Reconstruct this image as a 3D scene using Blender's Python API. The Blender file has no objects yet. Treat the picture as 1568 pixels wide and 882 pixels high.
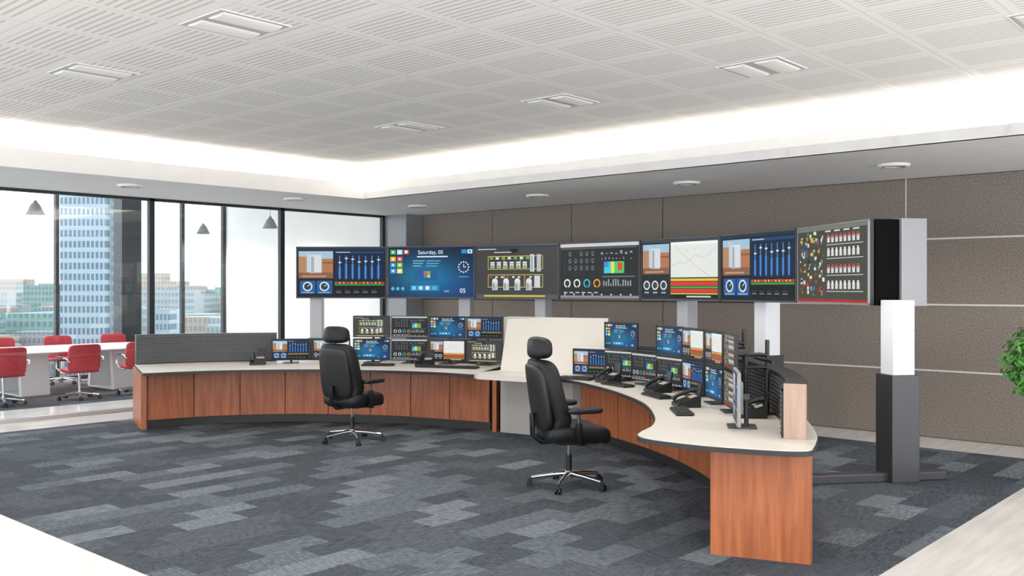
import bpy, bmesh, math, random
from mathutils import Vector, Matrix
random.seed(7)
TH = math.radians(41.75)      # furniture plan is rotated against the room axes
S, C_ = math.sin(TH), math.cos(TH)
def W(l, d, z=0.0):
    """furniture plan metres -> room metres"""
    return Vector((C_*l - S*d, S*l + C_*d, z))
ROT = Matrix.Rotation(TH, 4, 'Z')
def at(l, d, z=0.0, ang=0.0):
    """matrix standing at plan position, local +X turned by ang degrees in plan"""
    return Matrix.Translation(W(l, d, z)) @ Matrix.Rotation(TH + math.radians(ang), 4, 'Z')

def lin(h):
    if isinstance(h, str):
        h = h.lstrip('#'); c = [int(h[i:i+2], 16)/255 for i in (0, 2, 4)]
    else: c = list(h)
    return tuple((x/12.92 if x <= .04045 else ((x+.055)/1.055)**2.4) for x in c) + (1.0,)

# ---------------------------------------------------------------- materials
def newmat(name):
    m = bpy.data.materials.new(name); m.use_nodes = True
    nt = m.node_tree; b = nt.nodes['Principled BSDF']
    return m, nt, b
def pbr(name, col, rough=.5, metal=0, spec=.5, noise=0, nscale=30, bump=0, emit=0):
    m, nt, b = newmat(name)
    c = lin(col)
    b.inputs['Base Color'].default_value = c
    b.inputs['Roughness'].default_value = rough
    b.inputs['Metallic'].default_value = metal
    b.inputs['Specular IOR Level'].default_value = spec
    if emit:
        b.inputs['Emission Color'].default_value = c
        b.inputs['Emission Strength'].default_value = emit
    if noise or bump:
        tc = nt.nodes.new('ShaderNodeTexCoord')
        n = nt.nodes.new('ShaderNodeTexNoise'); n.inputs['Scale'].default_value = nscale
        n.inputs['Detail'].default_value = 3
        nt.links.new(tc.outputs['Object'], n.inputs['Vector'])
        if noise:
            r = nt.nodes.new('ShaderNodeValToRGB')
            r.color_ramp.elements[0].position = .3; r.color_ramp.elements[1].position = .7
            r.color_ramp.elements[0].color = tuple(x*(1-noise) for x in c[:3])+(1,)
            r.color_ramp.elements[1].color = tuple(min(1, x*(1+noise)) for x in c[:3])+(1,)
            nt.links.new(n.outputs['Fac'], r.inputs['Fac'])
            nt.links.new(r.outputs['Color'], b.inputs['Base Color'])
        if bump:
            bp = nt.nodes.new('ShaderNodeBump'); bp.inputs['Strength'].default_value = bump
            bp.inputs['Distance'].default_value = .01
            nt.links.new(n.outputs['Fac'], bp.inputs['Height'])
            nt.links.new(bp.outputs['Normal'], b.inputs['Normal'])
    return m
def mth(nt, op, a, b=None):
    n = nt.nodes.new('ShaderNodeMath'); n.operation = op
    for i, v in enumerate((a, b)):
        if v is None: continue
        if isinstance(v, (int, float)): n.inputs[i].default_value = v
        else: nt.links.new(v, n.inputs[i])
    return n.outputs[0]
def mixc(nt, f, a, b):
    n = nt.nodes.new('ShaderNodeMix'); n.data_type = 'RGBA'
    for sock, v in ((n.inputs[0], f), (n.inputs[6], a), (n.inputs[7], b)):
        if isinstance(v, (int, float, tuple)): sock.default_value = v
        else: nt.links.new(v, sock)
    return n.outputs[2]

def carpet_mat():
    m, nt, b = newmat('carpet_planks')
    tc = nt.nodes.new('ShaderNodeTexCoord'); sp = nt.nodes.new('ShaderNodeSeparateXYZ')
    nt.links.new(tc.outputs['Object'], sp.inputs[0])
    x, y = sp.outputs[0], sp.outputs[1]
    row = mth(nt, 'FLOOR', mth(nt, 'DIVIDE', x, .25))
    half = mth(nt, 'MULTIPLY', mth(nt, 'FRACT', mth(nt, 'MULTIPLY', mth(nt, 'ADD', row, 300), .5)), .5)
    col = mth(nt, 'FLOOR', mth(nt, 'DIVIDE', mth(nt, 'ADD', y, half), .5))
    cb = nt.nodes.new('ShaderNodeCombineXYZ')
    nt.links.new(mth(nt, 'ADD', row, 300.5), cb.inputs[0]); nt.links.new(mth(nt, 'ADD', col, 77.5), cb.inputs[1])
    wn = nt.nodes.new('ShaderNodeTexWhiteNoise'); wn.noise_dimensions = '2D'
    nt.links.new(cb.outputs[0], wn.inputs['Vector'])
    ramp = nt.nodes.new('ShaderNodeValToRGB'); cr = ramp.color_ramp; cr.interpolation = 'CONSTANT'
    cr.elements[0].position = 0; cr.elements[0].color = lin('#444a51')
    cr.elements[1].position = .86; cr.elements[1].color = lin('#697077')
    e = cr.elements.new(.34); e.color = lin('#4d535a')
    e = cr.elements.new(.62); e.color = lin('#5a6168')
    nt.links.new(wn.outputs['Value'], ramp.inputs[0])
    def streak(sx, sy):
        mp = nt.nodes.new('ShaderNodeMapping'); mp.inputs['Scale'].default_value = (sx, sy, 1)
        nt.links.new(tc.outputs['Object'], mp.inputs[0])
        n = nt.nodes.new('ShaderNodeTexNoise'); n.inputs['Scale'].default_value = 1; n.inputs['Detail'].default_value = 5
        n.inputs['Roughness'].default_value = .75
        nt.links.new(mp.outputs[0], n.inputs['Vector']); return n.outputs['Fac']
    s1, s2 = streak(60, 9), streak(14, 70)
    sel = mth(nt, 'GREATER_THAN', mth(nt, 'FRACT', mth(nt, 'MULTIPLY', wn.outputs['Value'], 7.3)), .5)
    st = nt.nodes.new('ShaderNodeMix'); nt.links.new(sel, st.inputs[0]); nt.links.new(s1, st.inputs[2]); nt.links.new(s2, st.inputs[3])
    v = mth(nt, 'MULTIPLY', mth(nt, 'SUBTRACT', st.outputs[0], .5), 3.6)
    v = mth(nt, 'MAXIMUM', mth(nt, 'ADD', v, 1.0), .35)
    mul = nt.nodes.new('ShaderNodeVectorMath'); mul.operation = 'SCALE'
    nt.links.new(ramp.outputs[0], mul.inputs[0]); nt.links.new(v, mul.inputs['Scale'])
    nt.links.new(mul.outputs[0], b.inputs['Base Color'])
    b.inputs['Roughness'].default_value = .95; b.inputs['Specular IOR Level'].default_value = .1
    bp = nt.nodes.new('ShaderNodeBump'); bp.inputs['Strength'].default_value = .3; bp.inputs['Distance'].default_value = .005
    nt.links.new(st.outputs[0], bp.inputs['Height']); nt.links.new(bp.outputs[0], b.inputs['Normal'])
    return m
def ceiling_mat():
    m, nt, b = newmat('slotted_ceiling_tile')
    tc = nt.nodes.new('ShaderNodeTexCoord'); sp = nt.nodes.new('ShaderNodeSeparateXYZ')
    nt.links.new(tc.outputs['Object'], sp.inputs[0])
    x = mth(nt, 'DIVIDE', mth(nt, 'ADD', sp.outputs[0], 30 + .37), .7)
    y = mth(nt, 'DIVIDE', mth(nt, 'ADD', sp.outputs[1], 30 + .0), .69)
    fx, fy = mth(nt, 'FRACT', x), mth(nt, 'FRACT', y)
    inx = mth(nt, 'GREATER_THAN', fx, .16); iny = mth(nt, 'GREATER_THAN', fy, .19)
    sl = mth(nt, 'LESS_THAN', mth(nt, 'FRACT', mth(nt, 'MULTIPLY', mth(nt, 'SUBTRACT', fy, .17), 12.05)), .36)
    slot = mth(nt, 'MULTIPLY', mth(nt, 'MULTIPLY', inx, iny), sl)
    gx = mth(nt, 'LESS_THAN', mth(nt, 'ABSOLUTE', mth(nt, 'SUBTRACT', fx, .07)), .007)
    gy = mth(nt, 'LESS_THAN', mth(nt, 'ABSOLUTE', mth(nt, 'SUBTRACT', fy, .085)), .007)
    g = mth(nt, 'MAXIMUM', gx, gy)
    c1 = mixc(nt, slot, lin('#f3f2f0'), lin('#d2d0cd'))
    c2 = mixc(nt, mth(nt, 'MULTIPLY', g, .5), c1, lin('#c4c2bf'))
    nt.links.new(c2, b.inputs['Base Color']); b.inputs['Roughness'].default_value = .8
    return m
def wood_mat(name, dark, light):
    m, nt, b = newmat(name)
    tc = nt.nodes.new('ShaderNodeTexCoord'); mp = nt.nodes.new('ShaderNodeMapping')
    mp.inputs['Scale'].default_value = (14, 14, 1.2); nt.links.new(tc.outputs['Object'], mp.inputs[0])
    n = nt.nodes.new('ShaderNodeTexNoise'); n.inputs['Scale'].default_value = 1.6; n.inputs['Detail'].default_value = 6
    n.inputs['Distortion'].default_value = .6
    nt.links.new(mp.outputs[0], n.inputs['Vector'])
    r = nt.nodes.new('ShaderNodeValToRGB')
    r.color_ramp.elements[0].position = .3; r.color_ramp.elements[0].color = lin(dark)
    r.color_ramp.elements[1].position = .72; r.color_ramp.elements[1].color = lin(light)
    nt.links.new(n.outputs['Fac'], r.inputs[0]); nt.links.new(r.outputs[0], b.inputs['Base Color'])
    b.inputs['Roughness'].default_value = .38
    return m
def floor_mat():
    m, nt, b = newmat('polished_white_floor')
    tc = nt.nodes.new('ShaderNodeTexCoord'); mp = nt.nodes.new('ShaderNodeMapping')
    mp.inputs['Scale'].default_value = (5, .5, 1); nt.links.new(tc.outputs['Object'], mp.inputs[0])
    n = nt.nodes.new('ShaderNodeTexNoise'); n.inputs['Scale'].default_value = 3; n.inputs['Detail'].default_value = 5
    nt.links.new(mp.outputs[0], n.inputs['Vector'])
    r = nt.nodes.new('ShaderNodeValToRGB')
    r.color_ramp.elements[0].position = .35; r.color_ramp.elements[0].color = lin('#c6c4c1')
    r.color_ramp.elements[1].position = .65; r.color_ramp.elements[1].color = lin('#d6d4d1')
    nt.links.new(n.outputs['Fac'], r.inputs[0]); nt.links.new(r.outputs[0], b.inputs['Base Color'])
    b.inputs['Roughness'].default_value = .2
    return m
def fabric_mat(name, a, c):
    m, nt, b = newmat(name)
    tc = nt.nodes.new('ShaderNodeTexCoord')
    n = nt.nodes.new('ShaderNodeTexNoise'); n.inputs['Scale'].default_value = 70; n.inputs['Detail'].default_value = 6
    n.inputs['Roughness'].default_value = .85
    nt.links.new(tc.outputs['Object'], n.inputs['Vector'])
    r = nt.nodes.new('ShaderNodeValToRGB')
    r.color_ramp.elements[0].position = .38; r.color_ramp.elements[0].color = lin(a)
    r.color_ramp.elements[1].position = .62; r.color_ramp.elements[1].color = lin(c)
    nt.links.new(n.outputs['Fac'], r.inputs[0]); nt.links.new(r.outputs[0], b.inputs['Base Color'])
    b.inputs['Roughness'].default_value = .95; b.inputs['Specular IOR Level'].default_value = .1
    return m
def glass_mat(name, fac=.08, tint=(.97, .985, .99, 1)):
    m = bpy.data.materials.new(name); m.use_nodes = True; nt = m.node_tree; nt.nodes.clear()
    o = nt.nodes.new('ShaderNodeOutputMaterial'); mx = nt.nodes.new('ShaderNodeMixShader')
    t = nt.nodes.new('ShaderNodeBsdfTransparent'); t.inputs[0].default_value = tint
    g = nt.nodes.new('ShaderNodeBsdfGlossy'); g.inputs['Roughness'].default_value = .02
    mx.inputs[0].default_value = fac
    nt.links.new(t.outputs[0], mx.inputs[1]); nt.links.new(g.outputs[0], mx.inputs[2]); nt.links.new(mx.outputs[0], o.inputs[0])
    return m
def screen_mat():
    m, nt, b = newmat('display_image')
    a = nt.nodes.new('ShaderNodeAttribute'); a.attribute_name = 'Col'
    b.inputs['Base Color'].default_value = (.01, .01, .01, 1); b.inputs['Roughness'].default_value = .4
    b.inputs['Specular IOR Level'].default_value = .1
    nt.links.new(a.outputs['Color'], b.inputs['Emission Color']); b.inputs['Emission Strength'].default_value = .74
    return m
def building_mat(name, wall, glass, sx, sz):
    m, nt, b = newmat(name)
    tc = nt.nodes.new('ShaderNodeTexCoord'); sp = nt.nodes.new('ShaderNodeSeparateXYZ')
    nt.links.new(tc.outputs['Object'], sp.inputs[0])
    h = mth(nt, 'ADD', sp.outputs[0], sp.outputs[1])
    a = mth(nt, 'GREATER_THAN', mth(nt, 'FRACT', mth(nt, 'DIVIDE', h, sx)), .35)
    c = mth(nt, 'GREATER_THAN', mth(nt, 'FRACT', mth(nt, 'DIVIDE', sp.outputs[2], sz)), .4)
    nt.links.new(mixc(nt, mth(nt, 'MULTIPLY', a, c), lin(wall), lin(glass)), b.inputs['Base Color'])
    b.inputs['Roughness'].default_value = .8; b.inputs['Specular IOR Level'].default_value = .1
    return m

M_carpet = carpet_mat(); M_ceil = ceiling_mat(); M_floor = floor_mat()
M_wood = wood_mat('cherry_wood', '#8f4c2c', '#b26b42'); M_woodend = wood_mat('cherry_veneer_end', '#a08674', '#b39a8a')
M_fab = fabric_mat('acoustic_wool', '#5b534d', '#a0978e')
M_white = pbr('white_plaster', '#efeeec', .8, noise=.02, nscale=4)
M_soff = pbr('soffit_paint', '#eaeaeb', .75, noise=.02, nscale=4)
M_metal = pbr('brushed_aluminium', '#c9cbce', .3, .9, noise=.04, nscale=80)
M_seam = pbr('seam_metal', '#d0cecb', .4, .0, noise=.02)
M_dseam = pbr('dark_seam', '#3a3530', .7, noise=.05)
M_frame = pbr('window_frame_grey', '#2c3236', .5, .2, noise=.05)
M_black = pbr('black_plastic', '#111214', .42, noise=.1, nscale=60)
M_matte = pbr('matte_black', '#08080a', .85, spec=.1, noise=.05)
M_edge = pbr('black_edge_band', '#222223', .45, noise=.1)
M_leather = pbr('black_leather', '#141517', .5, spec=.35, noise=.12, nscale=40, bump=.15)
M_chrome = pbr('chrome', '#d5d7da', .12, 1, noise=.02)
M_cream = pbr('cream_laminate', '#c9c5be', .42, noise=.015, nscale=8)
M_grey = pbr('grey_laminate', '#a5a29e', .5, noise=.03, nscale=20)
M_dark = pbr('graphite_metal', '#444448', .4, .3, noise=.05)
M_silver = pbr('silver_panel', '#8b8d90', .45, .2, noise=.03)
M_slat = pbr('slatwall_grey', '#505255', .55, .1, noise=.06)
M_slatb = pbr('slatwall_black', '#191a1c', .5, .1, noise=.06)
M_lit = pbr('white_post_cover_glow', '#e6e8ee', .4, emit=.07, noise=.01)  # faint emission added to brighten the cover, which is no lamp
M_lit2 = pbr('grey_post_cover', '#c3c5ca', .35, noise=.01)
M_red = pbr('red_upholstery', '#a82a35', .55, noise=.06, nscale=50)
M_lamp = pbr('lamp_diffuser', '#f2f1ef', .8, noise=.01)
M_lshade = pbr('luminaire_recess_shade', '#c2c0bd', .7, noise=.02)  # grey stands in for the shadow inside the luminaire recess
M_pend = pbr('pendant_grey', '#85888b', .5, noise=.03)
M_leaf = pbr('leaf_green', '#4a8a35', .6, noise=.4, nscale=25)
M_soil = pbr('planter_white', '#e9e9e9', .5, noise=.03)
M_bark = pbr('bark', '#5b4330', .8, noise=.2)
M_glass = glass_mat('clear_glass', .05); M_screen = screen_mat()

# ---------------------------------------------------------------- mesh builder
def crv(pts, n=6):
    P = [Vector(p) for p in pts]; out = []
    for i in range(len(P)-1):
        p0 = P[i-1] if i else P[0]*2-P[1]; p1, p2 = P[i], P[i+1]
        p3 = P[i+2] if i+2 < len(P) else P[-1]*2-P[-2]
        for k in range(n):
            t = k/n
            out.append(.5*((2*p1)+(p2-p0)*t+(2*p0-5*p1+4*p2-p3)*t*t+(3*p1-p0-3*p2+p3)*t**3))
    out.append(P[-1]); return out
def resample(c, n):
    L = [0]
    for a, b in zip(c, c[1:]): L.append(L[-1]+(b-a).length)
    out = []; j = 0
    for i in range(n):
        s = L[-1]*i/(n-1)
        while j < len(L)-2 and L[j+1] < s: j += 1
        t = (s-L[j])/max(1e-9, L[j+1]-L[j]); out.append(c[j].lerp(c[j+1], min(1, t)))
    return out
def offset(c, o):
    out = []
    for i, p in enumerate(c):
        a = c[max(0, i-1)]; b = c[min(len(c)-1, i+1)]; t = (b-a).normalized()
        out.append(p+Vector((-t.y, t.x))*o)
    return out
class B:
    def __init__(s): s.V = []; s.F = []; s.MI = []; s.S = []; s.m = []
    def add(s, v, f, mat, smooth=False, M=None):
        if mat not in s.m: s.m.append(mat)
        k = s.m.index(mat); o = len(s.V)
        for p in v:
            p = Vector(p) if len(p) == 3 else Vector((p[0], p[1], 0))
            s.V.append(M @ p if M else p)
        for q in f: s.F.append([o+i for i in q]); s.MI.append(k); s.S.append(smooth)
    def box(s, c, z, mat, rz=0, rx=0, ry=0, bev=0, M=None):
        bm = bmesh.new(); bmesh.ops.create_cube(bm, size=1)
        for v in bm.verts: v.co = Vector((v.co.x*z[0], v.co.y*z[1], v.co.z*z[2]))
        if bev: bmesh.ops.bevel(bm, geom=bm.edges[:], offset=bev, segments=2, affect='EDGES', profile=.5)
        bm.verts.index_update()
        T = Matrix.Translation(c) @ Matrix.Rotation(rz, 4, 'Z') @ Matrix.Rotation(ry, 4, 'Y') @ Matrix.Rotation(rx, 4, 'X')
        if M: T = M @ T
        s.add([v.co.copy() for v in bm.verts], [[v.index for v in f.verts] for f in bm.faces], mat, False, T); bm.free()
    def bb(s, a, b, mat, bev=0, M=None):
        s.box([(a[i]+b[i])/2 for i in range(3)], [abs(b[i]-a[i]) for i in range(3)], mat, bev=bev, M=M)
    def tube(s, pts, r, mat, n=12, M=None):
        pts = [Vector(p) for p in pts]; rr = r if isinstance(r, (list, tuple)) else [r]*len(pts)
        V = []; F = []; up = None
        for i, p in enumerate(pts):
            t = (pts[min(len(pts)-1, i+1)]-pts[max(0, i-1)]).normalized()
            if up is None: up = Vector((0, 0, 1)) if abs(t.z) < .9 else Vector((1, 0, 0))
            a = t.cross(up).normalized(); bq = a.cross(t).normalized(); up = bq
            for k in range(n):
                an = 2*math.pi*k/n; V.append(p+a*math.cos(an)*rr[i]+bq*math.sin(an)*rr[i])
        for i in range(len(pts)-1):
            for k in range(n):
                F.append([i*n+k, i*n+(k+1) % n, (i+1)*n+(k+1) % n, (i+1)*n+k])
        s.add(V, F, mat, True, M)
        s.add(V[:n], [list(range(n))], mat, False, M); s.add(V[-n:], [list(range(n))], mat, False, M)
    def lathe(s, prof, mat, n=28, M=None):
        V = []; F = []
        for r, z in prof:
            for k in range(n):
                a = 2*math.pi*k/n; V.append((r*math.cos(a), r*math.sin(a), z))
        for i in range(len(prof)-1):
            for k in range(n): F.append([i*n+k, i*n+(k+1) % n, (i+1)*n+(k+1) % n, (i+1)*n+k])
        s.add(V, F, mat, True, M)
    def sq(s, c, size, mat, e1=.4, e2=.4, fn=None, M=None, nu=24, nv=14):
        def pw(v, e): return math.copysign(abs(v)**e, v)
        V = []; F = []
        for j in range(nv+1):
            ph = -math.pi/2+math.pi*j/nv
            for i in range(nu):
                t = 2*math.pi*i/nu
                x = pw(math.cos(ph), e1)*pw(math.cos(t), e2); y = pw(math.cos(ph), e1)*pw(math.sin(t), e2); z = pw(math.sin(ph), e1)
                p = Vector((x*size[0]/2, y*size[1]/2, z*size[2]/2))
                if fn: p = fn(p)
                V.append(p+Vector(c))
        for j in range(nv):
            for i in range(nu): F.append([j*nu+i, j*nu+(i+1) % nu, (j+1)*nu+(i+1) % nu, (j+1)*nu+i])
        s.add(V, F, mat, True, M)
    def prism(s, poly, z0, z1, mat, M=None, side=None):
        n = len(poly); V = [(p[0], p[1], z0) for p in poly]+[(p[0], p[1], z1) for p in poly]
        s.add(V, [list(range(n))[::-1], list(range(n, 2*n))], mat, False, M)
        s.add(V, [[i, (i+1) % n, n+(i+1) % n, n+i] for i in range(n)], side or mat, False, M)
    def strip(s, A, Bc, z0, z1, mat, side=None, M=None, smooth=False):
        n = len(A); V = []
        for a, b in zip(A, Bc): V += [(a.x, a.y, z0), (b.x, b.y, z0), (b.x, b.y, z1), (a.x, a.y, z1)]
        top = []; sd = []
        for i in range(n-1):
            p, q = 4*i, 4*i+4
            top += [[p+3, p+2, q+2, q+3], [p, p+1, q+1, q]]; sd += [[p, p+3, q+3, q], [p+1, p+2, q+2, q+1]]
        s.add(V, top, mat, False, M); s.add(V, sd, side or mat, False, M)
        s.add(V, [[0, 1, 2, 3], [4*n-4, 4*n-3, 4*n-2, 4*n-1]], side or mat, False, M)
    def done(s, name, M=None, parent=None, recalc=True):
        me = bpy.data.meshes.new(name); me.from_pydata([tuple(v) for v in s.V], [], s.F)
        for m in s.m: me.materials.append(m)
        for p, k, sm in zip(me.polygons, s.MI, s.S): p.material_index = k; p.use_smooth = sm
        if recalc:
            bm = bmesh.new(); bm.from_mesh(me); bmesh.ops.recalc_face_normals(bm, faces=bm.faces[:]); bm.to_mesh(me); bm.free()
        me.update()
        o = bpy.data.objects.new(name, me); bpy.context.scene.collection.objects.link(o)
        if parent: o.parent = parent
        if M is not None: o.matrix_local = M
        return o
def inst(o, M):
    n = bpy.data.objects.new(o.name.split('.')[0], o.data); bpy.context.scene.collection.objects.link(n); n.matrix_local = M
    for ch in o.children:
        k = bpy.data.objects.new(ch.name.split('.')[0], ch.data); bpy.context.scene.collection.objects.link(k); k.parent = n; k.matrix_local = ch.matrix_local
    return n
def simple_box(name, a, b, mat, bev=0):
    x = B(); x.bb(a, b, mat, bev); return x.done(name)

# ---------------------------------------------------------------- room shell
XW, XE, YN = -18.25, 4.0, 11.5
YS = -6.0; ZC = 3.5; ZS = 3.05; ZM2 = 4.2
simple_box('floor', (XW-.2, YS, -.15), (XE, YN+.2, 0), M_floor)
cp = B(); cp.bb((-12.15, 2.8, .0), (-2.15, 10.67, .006), M_carpet); cp.done('carpet')
cp = B(); cp.bb((-17.95, 2.0, .0), (-14.35, 11.0, .006), M_carpet); cp.done('carpet')
simple_box('ceiling', (-13.0, YS, ZC), (XE, YN+.2, ZC+.15), M_ceil)
simple_box('ceiling', (XW-.2, YS, ZM2), (-12.95, YN+.2, ZM2+.15), M_white)
# back wall with wool panels and seams
wl = B(); wl.bb((-13.0, YN+.02, 0), (XE, YN+.2, ZC), M_dseam)
xs = [-12.4, -10.7, -9.03, -7.37, -5.66, -3.97, -2.29, -.6, 1.08, 2.76, 4.0]
zs = [0, .785, 1.555, 2.325, 3.05]
for i in range(len(xs)-1):
    for j in range(4):
        wl.bb((xs[i]+.007, YN, zs[j]+.007), (xs[i+1]-.007, YN+.03, zs[j+1]-.007), M_fab)
wl.done('wall_north')
t = B()
for z in zs[1:4]: t.bb((-5.66, YN-.006, z-.010), (XE, YN+.025, z+.010), M_seam)
for x in xs[5:-1]: t.bb((x-.006, YN-.007, 0), (x+.006, YN+.026, ZS), M_seam)
t.bb((-5.664, YN-.005, 0), (-5.656, YN+.026, ZS), M_silver)
t.done('trim_1')
simple_box('column', (-13.0, 11.1, 0), (-12.4, YN, ZS), M_silver)
simple_box('wall_meeting', (XW, 11.1, 0), (-13.08, YN+.02, ZM2), M_white)
# soffits + cove
s = B()
s.bb((-13.05, YS, ZS), (-10.81, YN, ZS+.1), M_soff); s.bb((-10.81, 8.81, ZS), (XE, YN, ZS+.1), M_soff)
s.bb((-10.81, YS, ZS), (-10.75, 8.87, ZS+.21), M_white); s.bb((-10.75, 8.81, ZS), (XE, 8.87, ZS+.21), M_white)
s.bb((-11.35, YS, ZS+.1), (-11.25, 9.45, ZC), M_white); s.bb((-11.25, 9.35, ZS+.1), (XE, 9.45, ZC), M_white)
s.bb((-13.05, YS, ZS+.1), (-12.95, YN, ZM2), M_white)
s.done('ceiling_soffit')
# glass partition
g = B()
for y in (2.3, 4.5, 6.7, 8.93, 11.08): g.bb((-13.04, y-.04, 0), (-12.96, y+.04 if y < 11 else y+.02, ZS), M_frame, .004)
g.bb((-13.04, YS, 0), (-12.96, 11.1, .05), M_metal); g.bb((-13.04, YS, ZS-.04), (-12.96, 11.1, ZS), M_frame)
g.bb((-13.005, YS, .05), (-12.995, 11.05, ZS-.04), M_glass)
g.done('window_1')
g = B()
for y in (-4.5, -2.3, -.1, 2.1, 4.3, 7.54, 10.1, 11.06): g.bb((XW-.06, y-.035, 0), (XW+.04, y+.035, ZM2), M_frame, .004)
g.bb((XW-.1, 8.68, 0), (XW+.25, 9.08, ZM2), M_frame)
g.bb((XW-.06, YS, 0), (XW+.04, 11.1, .08), M_frame); g.bb((XW-.06, YS, ZM2-.1), (XW+.04, 11.1, ZM2), M_frame)
g.bb((XW-.015, YS, .08), (XW-.005, 11.1, ZM2-.1), M_glass)
g.done('window_2')
# unglazed curtain-wall framing behind the viewpoint
g = B()
for x in range(-17, 4, 3): g.bb((x-.05, YS, 0), (x+.05, YS+.1, ZC), M_frame)
g.done('window_3')
g = B()
for y in range(-5, 12, 3): g.bb((XE-.1, y-.05, 0), (XE, y+.05, ZC), M_frame)
g.done('window_4')

# cove lights (linear strips on the ledge) and helpers for the fill spots added at the fittings
def area(name, loc, sx, sy, power, rot=(0, 0, 0), col=(1, .90, .78)):
    L = bpy.data.lights.new(name, 'AREA'); L.shape = 'RECTANGLE'; L.size = sx; L.size_y = sy; L.energy = power; L.color = col
    o = bpy.data.objects.new(name, L); o.location = loc; o.rotation_euler = rot; bpy.context.scene.collection.objects.link(o); return o
def spot(name, loc, power, ang=150, col=(1, .97, .93)):
    L = bpy.data.lights.new(name, 'SPOT'); L.spot_size = math.radians(ang); L.spot_blend = .6; L.shadow_soft_size = .12; L.energy = power; L.color = col
    o = bpy.data.objects.new(name, L); o.location = loc; bpy.context.scene.collection.objects.link(o); return o
area('cove_strip_light', (-11.0, 1.7, 3.17), .12, 15, 88, (math.pi, 0, 0))
area('cove_strip_light', (-3.6, 9.1, 3.17), 14.8, .12, 88, (math.pi, 0, 0))

# recessed ceiling luminaires
def luminaire():
    b = B()
    for sx in (-1, 1):
        b.bb((sx*.34, -.34, -.008), (sx*.33, .34, 0), M_white); b.bb((-.34, sx*.34, -.008), (.34, sx*.33, 0), M_white)
    b.bb((-.33, -.33, -.005), (.33, .33, -.002), M_lshade)
    n = 10
    for sx in (-1, 1):
        V = []
        for i in range(n+1):
            a = math.pi*i/n; V += [(sx*.17-.12*math.cos(a), -.28, -.006-.02*math.sin(a)), (sx*.17-.12*math.cos(a), .28, -.006-.02*math.sin(a))]
        b.add(V, [[2*i, 2*i+1, 2*i+3, 2*i+2] for i in range(n)], M_lamp, True)
        b.add(V, [[2*i for i in range(n+1)], [2*i+1 for i in range(n+1)]], M_lamp)
    return b.done('recessed_ceiling_light', Matrix.Translation((-5.55, 3.45, ZC)))
lum = luminaire(); lum.data.transform(Matrix.Scale(.78, 4))
pos = [(-7.65, 3.45), (-3.5, 6.9), (-5.55, 6.9), (-7.65, 6.9), (-1.4, 6.9), (-3.5, 3.45), (-1.4, 3.45), (-3.5, 0), (-5.55, 0), (-7.65, 0), (-1.4, 0)]
for p in pos: inst(lum, Matrix.Translation((p[0], p[1], ZC)))
for p in pos+[(-5.55, 3.45)]: spot('luminaire_fill', (p[0], p[1], ZC-.05), 75, 165, (1, .94, .86))  # fill spots added under the luminaires, whose diffusers stay unlit
# soffit downlights
d = B()
d.lathe([(0, -.012), (.09, -.014), (.1, -.03), (.16, -.026), (.165, -.01), (.165, 0), (0, 0)], M_white)
d.lathe([(0, -.016), (.09, -.018)], M_lamp); d.lathe([(.096, -.0305), (.116, -.0302)], M_dark)
dl = d.done('downlight', Matrix.Translation((-11.5, 5.66, ZS)))
dpos = [(-11.45, 8.1), (-11.0, 10.1), (-8.5, 10.06), (-6.1, 10.06), (-3.6, 10.06), (-1.1, 10.06), (-11.5, 3.2)]
for p in dpos: inst(dl, Matrix.Translation((p[0], p[1], ZS)))
for p in dpos+[(-11.5, 5.66)]: spot('downlight_fill', (p[0], p[1], ZS-.05), 50, 140)  # added fill as well; the downlight discs give off no light

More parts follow.
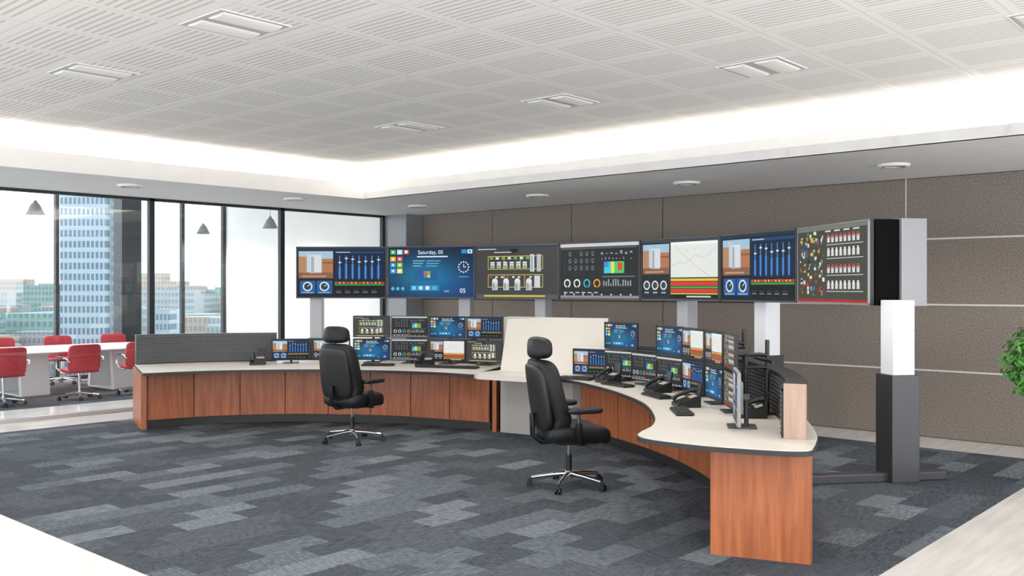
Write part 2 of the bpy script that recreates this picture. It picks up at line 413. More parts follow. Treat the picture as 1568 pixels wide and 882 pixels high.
# ---------------------------------------------------------------- screen pictures
def content(kind):
    rnd = random.Random(sum(map(ord, kind))*13)
    Q = []   # (list of points, color, layer)
    A = 16/9
    def R(x0, y0, x1, y1, c, l=1): Q.append(([(x0, y0), (x1, y0), (x1, y1), (x0, y1)], lin(c) if not (isinstance(c, tuple) and len(c) == 4) else c, l))
    def D(x, y, r, c, l=2, n=20): Q.append(([(x+r*math.cos(2*math.pi*i/n), y+r*A*math.sin(2*math.pi*i/n)) for i in range(n)], lin(c), l))
    def Ln(x0, y0, x1, y1, w, c, l=2):
        dx, dy = (x1-x0)*A, y1-y0; L = math.hypot(dx, dy) or 1; nx, ny = -dy/L*w/A, dx/L*w
        Q.append(([(x0+nx, y0+ny), (x1+nx, y1+ny), (x1-nx, y1-ny), (x0-nx, y0-ny)], lin(c), l))
    def photo(x0, y0, x1, y1):
        w, h = x1-x0, y1-y0
        def r(a, b, c, d_, col, l): R(x0+a*w, y0+b*h, x0+c*w, y0+d_*h, col, l)
        r(0, 0, 1, 1, '#a5c4d8', 1); r(0, .0, 1, .22, '#8b5e44', 2); r(.0, .2, .3, .8, '#b58763', 2)
        r(.24, .22, .3, .95, '#c9d3da', 3); r(.32, .18, .66, .86, '#d9dde0', 2); r(.36, .18, .45, .8, '#9fb0bb', 3)
        r(.68, .22, 1, .72, '#b2774f', 2); r(.68, .55, 1, .6, '#8a5334', 3); r(.1, .05, .8, .1, '#c29b7c', 3)
    def dial(x, y, r):
        D(x, y, r, '#d7e3ec', 3); D(x, y, r*.72, '#23384c', 4); Ln(x, y, x+r*.5, y+r*.8, .006, '#ffffff', 5)
    if kind == 'A':
        R(0, 0, 1, 1, '#101a26', 0); R(0, .955, 1, 1, '#1c3146', 1)
        photo(.015, .38, .405, .93)
        for i in range(2):
            x = .03+i*.19; R(x, .07, x+.175, .33, '#1c5c9c', 1); dial(x+.087, .215, .055); R(x+.02, .085, x+.155, .1, '#9ec4e4', 2)
        R(.425, .33, .985, .93, '#0d1f3a', 1); R(.425, .885, .985, .93, '#18416e', 2); R(.44, .9, .6, .915, '#b9d0e6', 3)
        for i in range(7):
            x = .465+i*.073; h = .30+rnd.random()*.14
            R(x, .38, x+.03, .38+h*.75, '#1e64b4', 2); R(x+.012, .36, x+.02, .84, '#5fa6e8', 3); R(x+.002, .38+h, x+.034, .38+h+.025, '#d7e6f5', 4)
        R(.425, .27, .985, .31, '#b22a2a', 1); R(.425, .235, .985, .262, '#2f9e44', 1); R(.425, .05, .985, .225, '#0b0d10', 1)
        for i in range(5):
            R(.44+i*.1, .09, .5+i*.1, .105, '#8894a0', 2); R(.44+i*.1, .13, .49+i*.1, .14, '#56616c', 2)
        for i in range(12): R(.43+i*.045, .275, .445+i*.045, .305, '#e2c94a' if i % 3 else '#2f9e44', 2)
    elif kind == 'B':
        nx, ny = 32, 18
        for i in range(nx):
            for j in range(ny):
                x, y = (i+.5)/nx, (j+.5)/ny
                g_ = math.exp(-((x-.42)**2*5+(y-.42)**2*5)); h_ = math.exp(-((x-.95)**2*6+(y-.1)**2*4))
                c = (.02+.04*g_, .10+.36*g_+.08*h_, .20+.42*g_+.18*h_)
                R(i/nx, j/ny, (i+1)/nx, (j+1)/ny, c, 0)
        cols = ['#39b54a', '#f2b01e', '#2f9bd8', '#8cc63f', '#e2574c', '#c7e0ef', '#3aa6dd', '#f7e06a', '#4bc0c8', '#e8f4fb']
        k = 0
        for (x, y) in [(.02, .86), (.02, .72), (.02, .60), (.10, .60), (.10, .72), (.10, .86), (.02, .48), (.10, .48)]:
            R(x, y, x+.065, y+.095, cols[k % 10], 1); R(x+.02, y+.03, x+.045, y+.065, '#f4f8fb', 2); k += 1
        R(.18, .865, .24, .955, '#e2574c', 1); R(.195, .885, .225, .935, '#ffffff', 2)
        R(.86, .87, .92, .95, '#2b8fd0', 1); R(.93, .87, .985, .95, '#d4e8f5', 1); R(.945, .89, .97, .93, '#2b8fd0', 2)
        R(.34, .80, .70, .825, '#d8e8f2', 1)
        for j in range(3): R(.29, .72-j*.05, .43-.02*j, .735-j*.05, '#8fc7e6', 1)
        for j in range(3): R(.45, .72-j*.05, .62-.02*j, .732-j*.05, '#8fc7e6', 1)
        R(.30, .33, .58, .57, '#1a5f95', 1)
        for (x, y, c) in [(.42, .46, '#d9663c'), (.46, .46, '#7ab648'), (.42, .39, '#3a8fd0'), (.46, .39, '#e8c547')]: R(x, y, x+.036, y+.062, c, 2)
        R(.26, .13, .60, .24, '#2c86bd', 1)
        for i in range(4): R(.28+i*.08, .15, .325+i*.08, .22, ['#7ed0f5', '#bfe6f8', '#e7f5fc', '#59b4e4'][i], 2)
        for i in range(3): D(.05+i*.06, .17, .02, '#4fb7e6', 1)
        for i in range(12):
            a = i*math.pi/6; D(.885+.058*math.cos(a), .60+.058*A*math.sin(a), .009, '#e8f3fa', 2, 8)
        Ln(.885, .6, .885, .66, .006, '#ffffff', 2); Ln(.885, .6, .915, .6, .006, '#ffffff', 2)
        R(.83, .40, .945, .415, '#6aa9cf', 1)
        for i in range(5): R(.66+i*.012, .1, .666+i*.012, .14, '#8fc7e6', 1)
    elif kind == 'C':
        R(0, 0, 1, 1, '#3f403f', 0); R(0, .96, 1, 1, '#2c3e50', 1); R(.02, .93, .25, .95, '#bfc3c6', 1)
        y_ = '#e0d35a'
        for (a, b, c, d_) in [(.15, .80, .82, .80), (.15, .80, .15, .55), (.15, .55, .82, .55), (.82, .55, .82, .80), (.15, .44, .82, .44), (.15, .44, .15, .20), (.15, .20, .82, .20), (.82, .2, .82, .44), (.35, .8, .35, .55), (.55, .8, .55, .55), (.35, .44, .35, .2), (.6, .44, .6, .2)]: Ln(a, b, c, d_, .005, y_, 1)
        R(.2, .86, .5, .9, '#262626', 1); R(.22, .87, .44, .885, '#e8e8e8', 2)
        R(.42, .88, .52, .94, '#111111', 1)
        for i in range(6):
            x = .18+i*.08; R(x, .57, x+.05, .66, '#cfd4d6', 2); R(x+.01, .58, x+.04, .62, '#6d9a4c', 3); R(x, .67, x+.05, .69, '#ffffff', 3)
        for i in range(7): R(.17+i*.075, .74, .21+i*.075, .785, '#dfe3e4' if i % 2 else '#78b04f', 2)
        R(.67, .5, .72, .83, '#d5dadc', 2); R(.75, .5, .80, .83, '#b8bec2', 2); R(.685, .52, .7, .8, '#8b9296', 3)
        for i in range(4):
            x = .2+i*.14; R(x, .14, x+.07, .31, '#bfc4c7', 2); D(x+.035, .31, .035, '#e4e7e8', 2); R(x+.015, .16, x+.03, .28, '#7d8488', 3)
        for i in range(9): R(.17+i*.07, .38, .2+i*.07, .41, '#e8e8e8' if i % 3 else '#c5483a', 2)
        R(.72, .19, .79, .42, '#cfd3d5', 2); R(0, 0, 1, .06, '#55575a', 1); R(.1, .015, .85, .045, '#d9c24a', 2)
    elif kind == 'D':
        R(0, 0, 1, 1, '#26292b', 0); R(0, .94, 1, 1, '#cfd2d4', 1); R(.01, .9, .97, .93, '#54585c', 1)
        for j in range(3):
            for i in range(6):
                x, y = .05+i*.075, .82-j*.13
                if rnd.random() < .8: D(x, y, .018, '#8e979e', 1); D(x, y, .013, '#26292b', 2); R(x-.01, y-.045, x+.012, y-.035, '#8e979e', 1)
        for i in range(7): R(.53+i*.06, .78+rnd.random()*.05, .56+i*.06, .8+rnd.random()*.06, '#8e979e', 1)
        for i in range(9): R(.54+i*.045, .70, .55+i*.045, .70+rnd.random()*.05, '#a7b2ba', 1)
        R(.57, .45, .82, .66, '#3fd06a', 1); R(.57, .45, .68, .66, '#4ac9d8', 2); R(.57, .56, .63, .66, '#3f8ee0', 3); R(.74, .5, .80, .64, '#e0483c', 3); R(.66, .45, .7, .66, '#dfe35a', 3)
        for i in range(4):
            x = .09+i*.13; cc = ['#e8e8e8', '#e8e8e8', '#38b6d8', '#e59a2e'][i]; r_ = .045
            D(x, .27, r_, cc, 1); D(x, .27, r_*.66, '#26292b', 2); R(x-.004, .14, x+.01, .27, '#26292b', 3)
        for i in range(12): R(.56+i*.03, .22, .575+i*.03, .24+rnd.random()*.12, '#9aa6ae', 1)
        R(.55, .38, .95, .4, '#6c757c', 1)
        for i in range(6): R(.04+i*.08, .09, .09+i*.08, .11, '#c4cbd0', 1)
        R(0, 0, 1, .045, '#8a9096', 1)
        for i in range(8): D(.06+i*.12, .065, .01, '#cfd5d9', 2, 10)
    elif kind == 'E':
        R(0, 0, 1, 1, '#20262c', 0); R(0, .955, 1, 1, '#3a444e', 1)
        photo(.015, .42, .375, .93)
        R(.395, .36, .985, .95, '#e6e8e4', 1); R(.395, .9, .985, .95, '#f4f5f3', 2)
        P_ = [(.40, .55), (.5, .62), (.58, .58), (.7, .72), (.82, .68), (.98, .86)]
        for a, b in zip(P_, P_[1:]): Ln(*a, *b, .003, '#9fb6c9', 3)
        P_ = [(.45, .89), (.55, .75), (.68, .6), (.78, .48), (.9, .37)]
        for a, b in zip(P_, P_[1:]): Ln(*a, *b, .003, '#c9b25a', 3)
        for i in range(8):
            a = (.42+rnd.random()*.5, .4+rnd.random()*.45); Ln(*a, a[0]+(rnd.random()-.5)*.1, a[1]+(rnd.random()-.5)*.1, .003, '#bfc6c2', 3)
        for i in range(3):
            x = .07+i*.115; D(x, .23, .045, '#e3e6e8', 2); D(x, .23, .032, '#39424a', 3); R(x-.03, .09, x+.03, .12, '#9aa4ac', 2)
        for k, (a, b, c) in enumerate([(.30, .34, '#e0c53c'), (.22, .29, '#d63a32'), (.18, .21, '#3aa84c'), (.11, .17, '#d63a32'), (.08, .10, '#e0c53c')]): R(.395, a, .985, b, c, 2)
        R(.395, .02, .985, .07, '#101214', 1); R(.6, .03, .9, .055, '#cfd5d9', 2)
    else:
        R(0, 0, 1, 1, '#46473f', 0); R(0, .95, 1, 1, '#777b70', 1); R(0, 0, 1, .035, '#b32622', 1)
        cc = ['#e8e8e4', '#c73a30', '#3e63b0', '#d9b83a', '#cfd3d0', '#2f2f2f', '#4f8f4a']
        for i in range(110):
            x, y = .03+rnd.random()*.36, .08+rnd.random()*.82; R(x, y, x+.008+rnd.random()*.03, y+.012+rnd.random()*.045, cc[rnd.randrange(7)], 1+i % 3)
        for j, y in enumerate((.78, .6, .38, .17)):
            for i in range(8):
                x = .45+i*.058; R(x, y, x+.036, y+.08, '#dadcd8', 2); R(x+.006, y+.06, x+.03, y+.11, '#c9504a' if j % 2 == 0 else '#e8e4da', 3); R(x+.01, y-.02, x+.025, y, '#3a3d38', 2)
            Ln(.44, y-.03, .94, y-.03, .006, '#b8bdb6', 1)
        for i in range(4): R(.42+i*.13, .92, .5+i*.13, .94, '#d8dad6', 2)
    me = bpy.data.meshes.new('screen_image_'+kind)
    V = []; F = []; CC = []
    for pts, c, l in Q:
        o = len(V)
        for x, y in pts: V.append((x-.5, -.0006*l, y-.5))
        F.append(list(range(o, o+len(pts)))); CC += [c]*len(pts)
    if kind == 'B':   # headline text of the start page
        for txt, sz, px, py in (('Saturday, 05', .085, .35, .865), ('05', .10, .84, .09)):
            cu = bpy.data.curves.new('t', 'FONT'); cu.body = txt; cu.size = sz; ob = bpy.data.objects.new('t', cu)
            bpy.context.scene.collection.objects.link(ob); bpy.context.view_layer.update()
            tm = ob.evaluated_get(bpy.context.evaluated_depsgraph_get()).to_mesh()
            o = len(V)
            tv = [(v.co.x/A*1.25+px-.5, -.003, v.co.y*1.25+py-.5) for v in tm.vertices]
            tf = [[o+i for i in p.vertices] for p in tm.polygons]
            V += tv; F += tf; nl = sum(len(f) for f in tf); CC += [lin('#f5fafc')]*nl
            bpy.data.objects.remove(ob)
    me.from_pydata(V, [], F)
    ca = me.color_attributes.new('Col', 'FLOAT_COLOR', 'CORNER')
    for li in range(len(me.loops)): ca.data[li].color = CC[li]
    me.materials.append(M_screen)
    return me
IMG = {k: content(k) for k in 'ABCDEF'}
def add_image(parent, kind, w, h, y, z):
    o = bpy.data.objects.new('screen_image', IMG[kind]); bpy.context.scene.collection.objects.link(o)
    o.parent = parent; o.location = (0, y, z); o.scale = (w, 1, h)

# ---------------------------------------------------------------- video wall
L_ = 1.405; heads = [0, -14, -29, -43, -55, -68, -80]
P = [Vector((-3.32, 14.45))]
for h in heads: P.append(P[-1]+L_*Vector((math.cos(math.radians(h)), math.sin(math.radians(h)))))
ZB, ZT = 1.59, 2.385; ZM = (ZB+ZT)/2; HH = ZT-ZB
for i, k in enumerate('ABCDEAF'):
    c = (P[i]+P[i+1])/2
    b = B(); w = L_-.015
    b.bb((-w/2, 0, -HH/2), (w/2, .05, HH/2), M_black, .006)
    fm = M_dark if i < 6 else M_silver
    for sx in (-1, 1): b.bb((sx*w/2, -.01, -HH/2), (sx*(w/2-.016), .01, HH/2), fm)
    b.bb((-w/2, -.01, -HH/2), (w/2, .01, -HH/2+.02), fm); b.bb((-w/2, -.01, HH/2-.016), (w/2, .01, HH/2), fm)
    b.bb((-.35, .05, -.25), (.35, .09, .25), M_black, .01)
    o = b.done('wall_display', at(c.x, c.y, ZM, heads[i]))
    add_image(o, k, w-.034, HH-.038, -.002, .002)
# support structure
st = B()
posts = [(-3.06, 14.78, 0), (-.70, 14.55, -20), (.47, 14.05, -36), (2.28, 12.25, -55), (2.98, 11.0, -66), (3.50, 8.55, -80)]
for i, (l, d_, a) in enumerate(posts):
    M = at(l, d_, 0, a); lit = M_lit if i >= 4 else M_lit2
    hw = .105 if i > 3 else .095
    st.bb((-hw, -hw, .95), (hw, hw, ZB+.05), lit, .008, M)
    st.bb((-hw-.03, -hw-.03, .08), (hw+.03, hw+.03, .97), M_dark, .006, M)
    st.bb((-.07, -.95 if i > 4 else -.3, .006), (.07, .45, .085), M_dark, .01, M)
    st.bb((-hw-.03, -hw-.03, .006), (hw+.03, hw+.03, .09), M_dark, .006, M)
for i in range(7):
    c = (P[i]+P[i+1])/2; M = at(c.x, c.y, ZM, heads[i])
    st.bb((-L_/2+.02, .095, -.06), (L_/2-.02, .2, .06), M_dark, 0, M)
    st.bb((-L_/2+.03, .095, -HH/2+.02), (L_/2-.03, .26, -HH/2+.07), M_dark, 0, M)
M = at(P[7].x, P[7].y, ZM, -80)
st.bb((-.42, .06, -HH/2), (-.004, .30, HH/2), M_matte, .004, M)
st.bb((-.42, .30, -HH/2-.01), (.03, .56, HH/2+.01), M_silver, .006, M)
st.done('display_wall_stand')

# ---------------------------------------------------------------- control desks
def panels(b, curve, n, z0, z1, mat, th=.03):
    c = resample(curve, n*6+1)
    for i in range(n):
        seg = c[i*6:i*6+7]
        seg = [seg[0].lerp(seg[1], .06)]+seg[1:-1]+[seg[-1].lerp(seg[-2], .06)]
        b.strip(offset(seg, -th/2), offset(seg, th/2), z0, z1, mat, M=ROT)
ZD = .75
b = B()
fr = resample(crv([(-4.36, 11.12), (-3.75, 11.45), (-3.1, 11.62), (-2.3, 11.66), (-1.5, 11.5), (-.9, 11.27), (-.44, 10.98)]), 40)
bk = resample(crv([(-4.95, 12.35), (-4.2, 12.8), (-3.2, 13.0), (-2.3, 13.0), (-1.3, 12.8), (-.5, 12.4), (-.12, 12.1)]), 40)
b.strip(fr, bk, ZD-.008, ZD, M_cream, M_cream, M=ROT); b.strip(offset(fr, -.006), offset(bk, .006), ZD-.04, ZD-.008, M_edge, M_edge, M=ROT)
base = crv([(-4.53, 11.68), (-3.97, 12.03), (-3.37, 12.22), (-2.69, 12.29), (-1.64, 12.15), (-1.19, 11.97), (-.72, 11.74), (-.27, 11.5)])
base = resample(base, 61)
panels(b, base, 8, .11, ZD-.04, M_wood)
b.strip(offset(base, .02), offset(base, .06), .006, ZD-.04, M_edge, M=ROT)
bb_ = resample(crv([(-4.85, 12.3), (-4.15, 12.7), (-3.2, 12.9), (-2.3, 12.9), (-1.3, 12.7), (-.5, 12.3), (-.2, 12.1)]), 61)
panels(b, bb_, 8, .03, ZD-.04, M_wood)
e0, e1 = Vector((-4.50, 11.6)), Vector((-4.93, 12.42))
b.strip([e0, e1], [e0+Vector((-.06, -.03)), e1+Vector((-.06, -.03))], .006, ZD-.04, M_wood, M=ROT)
e0, e1 = Vector((-.24, 11.42)), Vector((-.10, 12.1))
b.strip([e0, e1], [e0+Vector((.05, -.03)), e1+Vector((.05, -.03))], .006, ZD-.04, M_wood, M=ROT)
sl = resample(crv([(-4.9, 12.27), (-4.2, 12.66), (-3.22, 12.88)]), 14)
b.strip(sl, offset(sl, .08), ZD, 1.13, M_edge, M=ROT)
for k in range(13):
    z = ZD+.02+k*.0275; b.strip(offset(sl, -.008), offset(sl, .0), z, z+.019, M_slat, M=ROT)
b.strip(offset(sl, -.012), offset(sl, .09), 1.12, 1.14, M_dark, M=ROT)
b.done('control_room_desk')

b = B()
inner = crv([(.50, 10.5), (.72, 10.12), (.994, 9.25), (1.15, 8.28), (1.124, 7.43), (1.033, 6.89), (.90, 6.56), (.862, 6.40), (.95, 6.23), (1.256, 5.99), (1.62, 5.83), (1.79, 5.80), (1.86, 5.84)], 6)
outer = crv([(1.95, 6.05), (2.10, 6.5), (2.27, 7.4), (2.31, 8.4), (2.12, 9.5), (1.72, 10.4), (1.4, 10.8), (1.16, 10.75)], 6)
poly = inner+outer
b.prism([(p.x, p.y) for p in poly], ZD-.008, ZD, M_cream, ROT, M_cream)
poly2 = offset(poly, -.006)
b.prism([(p.x, p.y) for p in poly2], ZD-.04, ZD-.008, M_edge, ROT, M_edge)
base = crv([(.80, 10.85), (1.12, 10.35), (1.43, 9.55), (1.62, 8.8), (1.71, 8.1), (1.70, 7.3), (1.6, 6.5), (1.5, 6.1)])
panels(b, resample(base, 49), 7, .11, ZD-.04, M_wood); b.strip(offset(resample(base, 49), .02), offset(resample(base, 49), .06), .006, ZD-.04, M_edge, M=ROT)
oc = resample(crv([(1.88, 6.25), (2.02, 6.6), (2.16, 7.4), (2.19, 8.4), (2.0, 9.45), (1.62, 10.3), (1.32, 10.66)]), 43)
panels(b, offset(oc, -.03), 7, .03, ZD-.04, M_wood)
e0, e1 = Vector((1.30, 6.17)), Vector((1.877, 5.93)); up_ = Vector((.03, .05))
b.strip([e0, e1], [e0+up_, e1+up_], .006, ZD-.04, M_wood, M=ROT)
b.strip(oc, offset(oc, -.04), ZD, 1.09, M_slatb, M=ROT)
b.strip(offset(oc, .04), offset(oc, .09), ZD, 1.06, M_slatb, M=ROT)
for k in range(10):
    z = ZD+.02+k*.031; b.strip(offset(oc, .09), offset(oc, .098), z, z+.02, M_slat, M=ROT)
b.strip(offset(oc, -.05), offset(oc, .10), 1.075, 1.10, M_slatb, M=ROT)
e0 = oc[0]; tdir = (oc[1]-oc[0]).normalized(); nd = Vector((-tdir.y, tdir.x))
A0, A1 = e0-nd*.075-tdir*.005, e0+nd*.07-tdir*.005
b.strip([A0, A1], [A0-tdir*.03, A1-tdir*.03], ZD-.02, 1.115, M_woodend, M=ROT)
b.done('control_room_desk')

# sloped console between the desks
b = B()
def quadsolid(b, pts, th, mat):
    v = [W(*p) for p in pts]; n = (v[1]-v[0]).cross(v[3]-v[0]).normalized()*th
    v2 = [p-n for p in v]
    b.add(v+v2, [[0, 1, 2, 3], [7, 6, 5, 4], [0, 4, 5, 1], [1, 5, 6, 2], [2, 6, 7, 3], [3, 7, 4, 0]], mat)
quadsolid(b, [(-.14, 11.25, .76), (.72, 10.72, .76), (.80, 11.3, 1.39), (-.05, 11.88, 1.39)], .04, M_cream)
quadsolid(b, [(.72, 10.72, .76), (1.03, 10.66, .76), (1.14, 11.18, 1.39), (.80, 11.3, 1.39)], .04, M_cream)
lip = [(-.44, 10.96), (-.40, 10.84), (.40, 10.33), (.49, 10.42), (.52, 10.56), (1.06, 10.7), (.72, 10.76), (-.14, 11.30)]
b.prism(lip, .70, .765, M_cream, ROT)
b.prism([(-.14, 11.4), (.70, 10.86), (1.06, 10.9), (1.2, 11.4), (.0, 12.1)], .006, .70, M_grey, ROT)
b.prism([(-.10, 11.88), (.78, 11.33), (1.12, 11.22), (1.18, 11.42), (.82, 11.55), (.0, 12.08)], .70, 1.385, M_grey, ROT)
b.done('sloped_console')

# ---------------------------------------------------------------- monitors
def monitor(l, d_, ang, kind, upper=False, w=.5, h=.29, z=None, silver=False):
    b = B(); zc = (1.235 if upper else .93) if z is None else z
    body = M_silver if silver else M_black
    b.bb((-w/2, 0, -h/2+zc-ZD), (w/2, .022, h/2+zc-ZD), body, .004)
    b.bb((-w*.3, .022, -h*.3+zc-ZD), (w*.3, .045, h*.3+zc-ZD), body, .008)
    zz = zc-ZD
    for sx in (-1, 1): b.bb((sx*w/2, -.004, zz-h/2), (sx*(w/2-.009), .002, zz+h/2), body)
    b.bb((-w/2, -.004, zz-h/2), (w/2, .002, zz-h/2+.013), body); b.bb((-w/2, -.004, zz+h/2-.009), (w/2, .002, zz+h/2), body)
    py = .13 if upper else .075
    b.tube([(0, py, 0), (0, py, zz+(.04 if upper else .02))], .016, M_dark)
    b.box((0, py/2+.02, zz), (.05, py, .04), M_dark)
    b.bb((-.1, py-.08 if upper else -.06, 0), (.1, py+.07, .012), M_dark, .004)
    o = b.done('computer_monitor', at(l, d_, ZD, ang)); add_image(o, kind, w-.02, h-.024, -.0008, zz+.002)
LM = [(-2.95, 12.55, 8, 'A', None), (-2.42, 12.62, 2, 'E', None), (-1.88, 12.6, -3, 'B', 'C'), (-1.36, 12.5, -9, 'D', 'D'), (-.85, 12.36, -15, 'E', 'B'), (-.36, 12.18, -20, 'C', 'A')]
for l, d_, a, k, u in LM:
    monitor(l, d_, a, k)
    if u: monitor(l, d_, a, u, True)
RM = [(.88, 10.42, -32, 'A', None), (1.17, 10.14, -48, 'D', 'B'), (1.37, 9.72, -62, 'D', None), (1.54, 9.22, -66, 'D', 'B'), (1.67, 8.70, -76, 'A', 'E'), (1.745, 8.15, -84, 'B', 'E'), (1.755, 7.60, -92, 'F', 'F')]
for l, d_, a, k, u in RM:
    monitor(l, d_, a, k, w=.47)
    if u: monitor(l, d_, a, u, True, w=.47)
monitor(1.61, 6.78, -100, 'A', w=.5, h=.38, z=.97, silver=True)
# free-standing arm posts behind the near monitors
for (l, d_, zt) in ((1.97, 8.0, 1.40), (2.02, 7.45, 1.34)):
    b = B(); z = zt-ZD
    b.tube([(0, 0, 0), (0, 0, z)], .017, M_black); b.bb((-.06, -.06, 0), (.06, .06, .012), M_black, .003)
    for zz in (z-.12, z-.22): b.tube([(0, 0, zz), (.06, -.08, zz+.01), (.0, -.17, zz)], .014, M_black, 8)
    b.tube([(-.22, -.02, z-.16), (.22, -.02, z-.16)], .014, M_black, 8)
    b.done('monitor_arm', at(l, d_, ZD, -88))

# keyboards and phones
def keyboard():
    b = B(); b.box((0, 0, .012), (.42, .14, .018), M_black, rx=.05, bev=.004)
    for j in range(5):
        for i in range(14): b.box((-.182+i*.028, -.048+j*.024, .022+.0012*j), (.023, .019, .006), M_edge)
    return b
def phone():
    b = B()
    b.add([(-.1, -.1, 0), (.1, -.1, 0), (.1, .1, 0), (-.1, .1, 0), (-.1, -.1, .03), (.1, -.1, .03), (.1, .1, .10), (-.1, .1, .10)],
          [[0, 1, 2, 3], [4, 5, 6, 7], [0, 1, 5, 4], [1, 2, 6, 5], [2, 3, 7, 6], [3, 0, 4, 7]], M_black)
    b.tube([(-.065, -.1, .055), (-.065, -.06, .085), (-.065, .05, .125), (-.065, .1, .13)], [.024, .016, .016, .025], M_black)
    b.box((.03, .045, .088), (.1, .06, .004), M_grey, rx=.34)
    for j in range(4):
        for i in range(3): b.box((.0+i*.03, -.07+j*.022, .045+j*.0075), (.02, .014, .008), M_edge, rx=.34)
    b.box((.04, .10, .13), (.10, .02, .14), M_black, rx=-.2, bev=.005)
    return b
for i, (l, d_, a) in enumerate([(-1.72, 12.1, -2), (-1.0, 11.85, -18), (-.62, 11.72, -20), (.70, 10.3, -38), (1.08, 9.62, -62), (1.33, 8.65, -75), (1.36, 7.55, -92)]):
    if i == 0: kb = keyboard().done('keyboard', at(l, d_, ZD, a))
    else: inst(kb, at(l, d_, ZD, a))
for i, (l, d_, a) in enumerate([(-3.32, 12.3, 12), (-1.12, 12.1, -15), (1.02, 9.98, -55), (1.40, 9.05, -70), (1.47, 7.95, -85), (1.86, 7.3, -95)]):
    if i == 0: ph = phone().done('desk_phone', at(l, d_, ZD, a))
    else: inst(ph, at(l, d_, ZD, a))

# ---------------------------------------------------------------- task chairs
def star_base(b, R_, mat, hub=.1, cast=M_black):
    for k in range(5):
        M = Matrix.Rotation(2*math.pi*k/5+.3, 4, 'Z')
        b.tube([(0, .03, hub), (0, R_*.5, hub-.012), (0, R_, hub-.035)], [.024, .019, .014], mat, 10, M)
        b.tube([(0, R_, hub-.03), (0, R_, .05)], .009, cast, 8, M)
        for sx in (-1, 1): b.tube([(sx*.008, R_+.015, .028), (sx*.026, R_+.015, .028)], .028, cast, 16, M)
        b.tube([(-.01, R_+.012, .05), (.01, R_+.012, .05)], .022, cast, 12, M)
    b.tube([(0, 0, hub-.04), (0, 0, hub+.03)], .035, mat, 16)
def task_chair():
    b = B()
    star_base(b, .33, M_chrome, .115)
    b.tube([(0, 0, .12), (0, 0, .28)], .026, M_black, 16); b.tube([(0, 0, .28), (0, 0, .41)], .015, M_chrome, 16)
    b.box((0, -.02, .415), (.2, .28, .05), M_black, bev=.012)
    b.tube([(.08, .02, .41), (.24, .05, .40)], .007, M_black, 8); b.sq((.25, .05, .40), (.06, .03, .02), M_black)
    def seat(p):
        t = p.y/.26
        return Vector((p.x*(1-.06*max(0, t)), p.y, p.z-.035*max(0, t)**3+.02*(p.x/.25)**2))
    b.sq((0, .04, .475), (.53, .58, .17), M_leather, .5, .35, seat, nu=36)
    b.sq((0, .03, .42), (.46, .44, .05), M_black, .4, .3)
    def back(p):
        t = p.z/.33
        wd = 1-.14*max(0, t)**2-.06*max(0, -t)**2
        return Vector((p.x*wd, p.y+.06*(p.x/.24)**2-.05*t+.05*math.exp(-((t+.45)**2)*6), p.z))
    b.sq((0, -.255, .80), (.50, .15, .65), M_leather, .35, .35, back, nu=36, nv=22)
    def shell(p):
        t = p.z/.33
        return Vector((p.x*(1-.14*max(0, t)**2), p.y+.05*(p.x/.24)**2-.05*t, p.z))
    b.sq((0, -.315, .80), (.43, .06, .56), M_black, .3, .3, shell, nu=32, nv=16)
    b.tube([(0, -.08, .41), (0, -.26, .41), (0, -.335, .47), (0, -.345, .66)], [.028, .028, .026, .022], M_black, 12)
    b.box((0, -.325, 1.13), (.10, .03, .18), M_black, rx=.04, bev=.008)
    def head(p): return Vector((p.x*(1-.1*p.z/.1), p.y+.04*(p.x/.15)**2, p.z))
    b.sq((0, -.30, 1.225), (.33, .15, .19), M_leather, .6, .6, head, nu=30)
    for sx in (-1, 1):
        b.tube([(sx*.12, 0, .415), (sx*.27, 0, .42), (sx*.305, -.02, .47), (sx*.305, -.03, .60)], [.02, .026, .028, .028], M_black, 12)
        b.tube([(sx*.305, -.03, .60), (sx*.30, -.03, .69)], .015, M_dark, 12)
        b.sq((sx*.295, .03, .70), (.10, .32, .055), M_black, .5, .45)
    return b
ch = task_chair().done('office_chair', at(-1.82, 10.72, .006, 58-90))
inst(ch, at(.50, 8.28, .006, 18-90))

# ---------------------------------------------------------------- meeting room
b = B()
b.sq((0, 0, .725), (1.7, 5.2, .035), M_soil, .2, .5, nu=60)
for y in (-1.7, -.2, 1.3):
    for sx in (-1, 1): b.box((sx*.42, y, .36), (.10, .45, .70), M_soil, ry=-.12*sx, bev=.01)
    b.bb((-.5, y-.22, .006), (.5, y+.22, .03), M_soil, .006)
b.done('conference_table', Matrix.Translation((-16.3, 6.4, 0)))
def conf_chair():
    b = B(); star_base(b, .29, M_chrome, .10)
    b.tube([(0, 0, .1), (0, 0, .42)], .02, M_chrome)
    b.sq((0, .02, .455), (.50, .48, .07), M_red, .4, .35)
    b.sq((0, -.25, .66), (.50, .06, .42), M_red, .3, .3, lambda p: Vector((p.x, p.y+.07*(p.x/.25)**2-.1*p.z, p.z)), nu=32)
    for sx in (-1, 1):
        b.tube([(sx*.2, -.05, .42), (sx*.29, -.05, .43), (sx*.30, .12, .5), (sx*.30, .14, .64), (sx*.30, .0, .66), (sx*.29, -.2, .66), (sx*.25, -.25, .6)], .012, M_chrome, 10)
        b.sq((sx*.30, 0, .672), (.05, .22, .02), M_black)
    return b
c0 = None
for (x, y, a) in [(-14.9, 6.5, 90), (-15.0, 7.5, 82), (-14.95, 5.4, 95), (-17.55, 7.35, -90), (-17.55, 8.4, -85), (-17.55, 6.35, -90), (-16.3, 9.5, 175)]:
    M = Matrix.Translation((x, y, .006)) @ Matrix.Rotation(math.radians(a), 4, 'Z')
    if c0 is None: c0 = conf_chair().done('conference_chair', M)
    else: inst(c0, M)
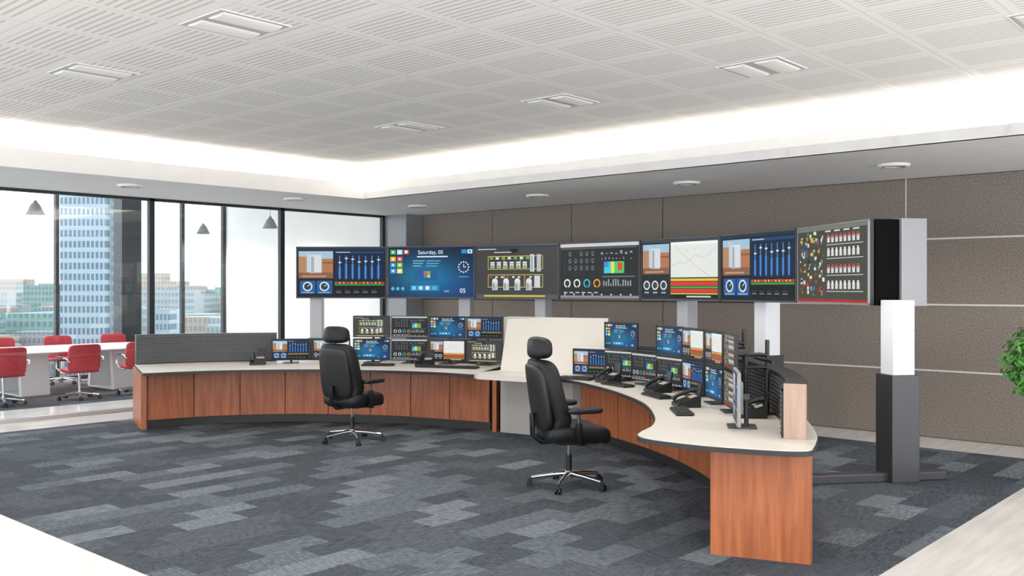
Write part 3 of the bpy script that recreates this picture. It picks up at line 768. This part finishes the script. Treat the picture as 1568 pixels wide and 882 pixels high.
def pendant():
    b = B(); b.lathe([(.02, .22), (.03, .19), (.07, .15), (.11, .06), (.14, 0), (.135, 0), (.10, .06), (.02, .14)], M_pend)
    b.tube([(0, 0, .2), (0, 0, ZM2-2.86)], .004, M_frame, 6); b.lathe([(0, ZM2-2.86), (.05, ZM2-2.86), (.05, ZM2-2.88), (0, ZM2-2.88)], M_pend)
    b.sq((0, 0, .06), (.07, .07, .08), M_lamp, 1, 1)
    return b
p0 = pendant().done('pendant_lamp', Matrix.Translation((-14.9, 5.84, 2.86)))
for q in ((-15.0, 10.06), (-17.6, 10.2)): inst(p0, Matrix.Translation((q[0], q[1], 2.86)))
for q in ((-14.9, 5.84), (-15.0, 10.06), (-17.6, 10.2)): spot('pendant_bulb', (q[0], q[1], 2.84), 110, 170)
for q in ((-16.3, 7.8), (-16.3, 4.0)): spot('meeting_room_fill', (q[0], q[1], ZM2-.05), 120, 165)  # added fill without a fitting, brightens the meeting room

# ---------------------------------------------------------------- plant
b = B(); cx = Vector((0, 0, 1.08))
b.lathe([(0, 0.0), (.13, 0), (.17, .42), (.155, .42), (.15, .36), (0, .36)], M_soil)
b.tube([(0, 0, .36), (.02, .01, .7), (0, 0, 1.05)], [.025, .02, .015], M_bark)
rn = random.Random(3)
for i in range(2200):
    v = Vector((rn.gauss(0, 1), rn.gauss(0, 1), rn.gauss(0, 1))).normalized()*(.42*(rn.random()**.4)*(.9+.2*rn.random())); v.z *= .9
    n = (v.normalized()+Vector((rn.random()-.5, rn.random()-.5, rn.random()-.2))*1.4).normalized(); u = n.orthogonal().normalized()
    u = Matrix.Rotation(rn.random()*6.28, 3, n) @ u; w_ = n.cross(u); p = cx+v; L = .035+.02*rn.random()
    b.add([p-u*L, p+w_*L*.4+n*.006, p+u*L, p-w_*L*.4+n*.006], [[0, 1, 2, 3]], M_leaf)
b.done('potted_topiary_plant', at(4.84, 8.42, 0), recalc=False)

# ---------------------------------------------------------------- city outside
m1 = building_mat('tower_facade', '#8d9ba4', '#586c79', 1.5, 2.6); m2 = building_mat('block_facade', '#8b9496', '#6c7f87', 1.8, 2.4)  # distance haze put into the colours: pale walls, low window contrast
m3 = building_mat('roof_facade', '#7d938e', '#637c80', 2.4, 2.6); m4 = building_mat('beige_facade', '#98928a', '#827e79', 2, 2.4)
b = B()
b.bb((-108, 225, -40), (-97, 237, 90), m1, 0, ROT); b.bb((-97, 227, -40), (-95.5, 236, 90), m2, 0, ROT)
b.bb((-97, 250, -40), (-91, 262, -4), m1, 0, ROT); b.bb((-88, 270, -40), (-80, 282, -9), m2, 0, ROT)
b.done('office_tower')
b = B(); rc = random.Random(11)
for i in range(380):
    d_ = 90+rc.random()*420; l = -d_*(.27+rc.random()*.36); w1, w2 = 6+rc.random()*16, 6+rc.random()*16
    if d_ < 260 and -.53*d_ < l < -.41*d_: continue
    top = -37+rc.random()*(12+d_*.075)
    b.bb((l-w1/2, d_-w2/2, -40), (l+w1/2, d_+w2/2, min(top, d_*.025)), [m2, m3, m4, m2][i % 4], 0, ROT)
b.done('city_buildings')
gm = pbr('city_ground', '#7f8f8f', .9, noise=.2, nscale=.05)
simple_box('ground', (-900, -500, -41), (-30, 900, -40), gm)

# ---------------------------------------------------------------- world, camera
w = bpy.data.worlds.new('World'); bpy.context.scene.world = w; w.use_nodes = True
bg = w.node_tree.nodes['Background']; bg.inputs[0].default_value = (.97, .975, 1.0, 1); bg.inputs[1].default_value = 3.2
sc = bpy.context.scene
sc.view_settings.view_transform = 'Standard'; sc.view_settings.look = 'None'; sc.view_settings.exposure = .40
cam = bpy.data.cameras.new('camera'); cam.lens = 33.1; cam.sensor_width = 36; cam.clip_end = 2000
co = bpy.data.objects.new('camera', cam); co.location = (0, 0, 1.75); co.rotation_euler = (math.pi/2, 0, TH)
sc.collection.objects.link(co); sc.camera = co
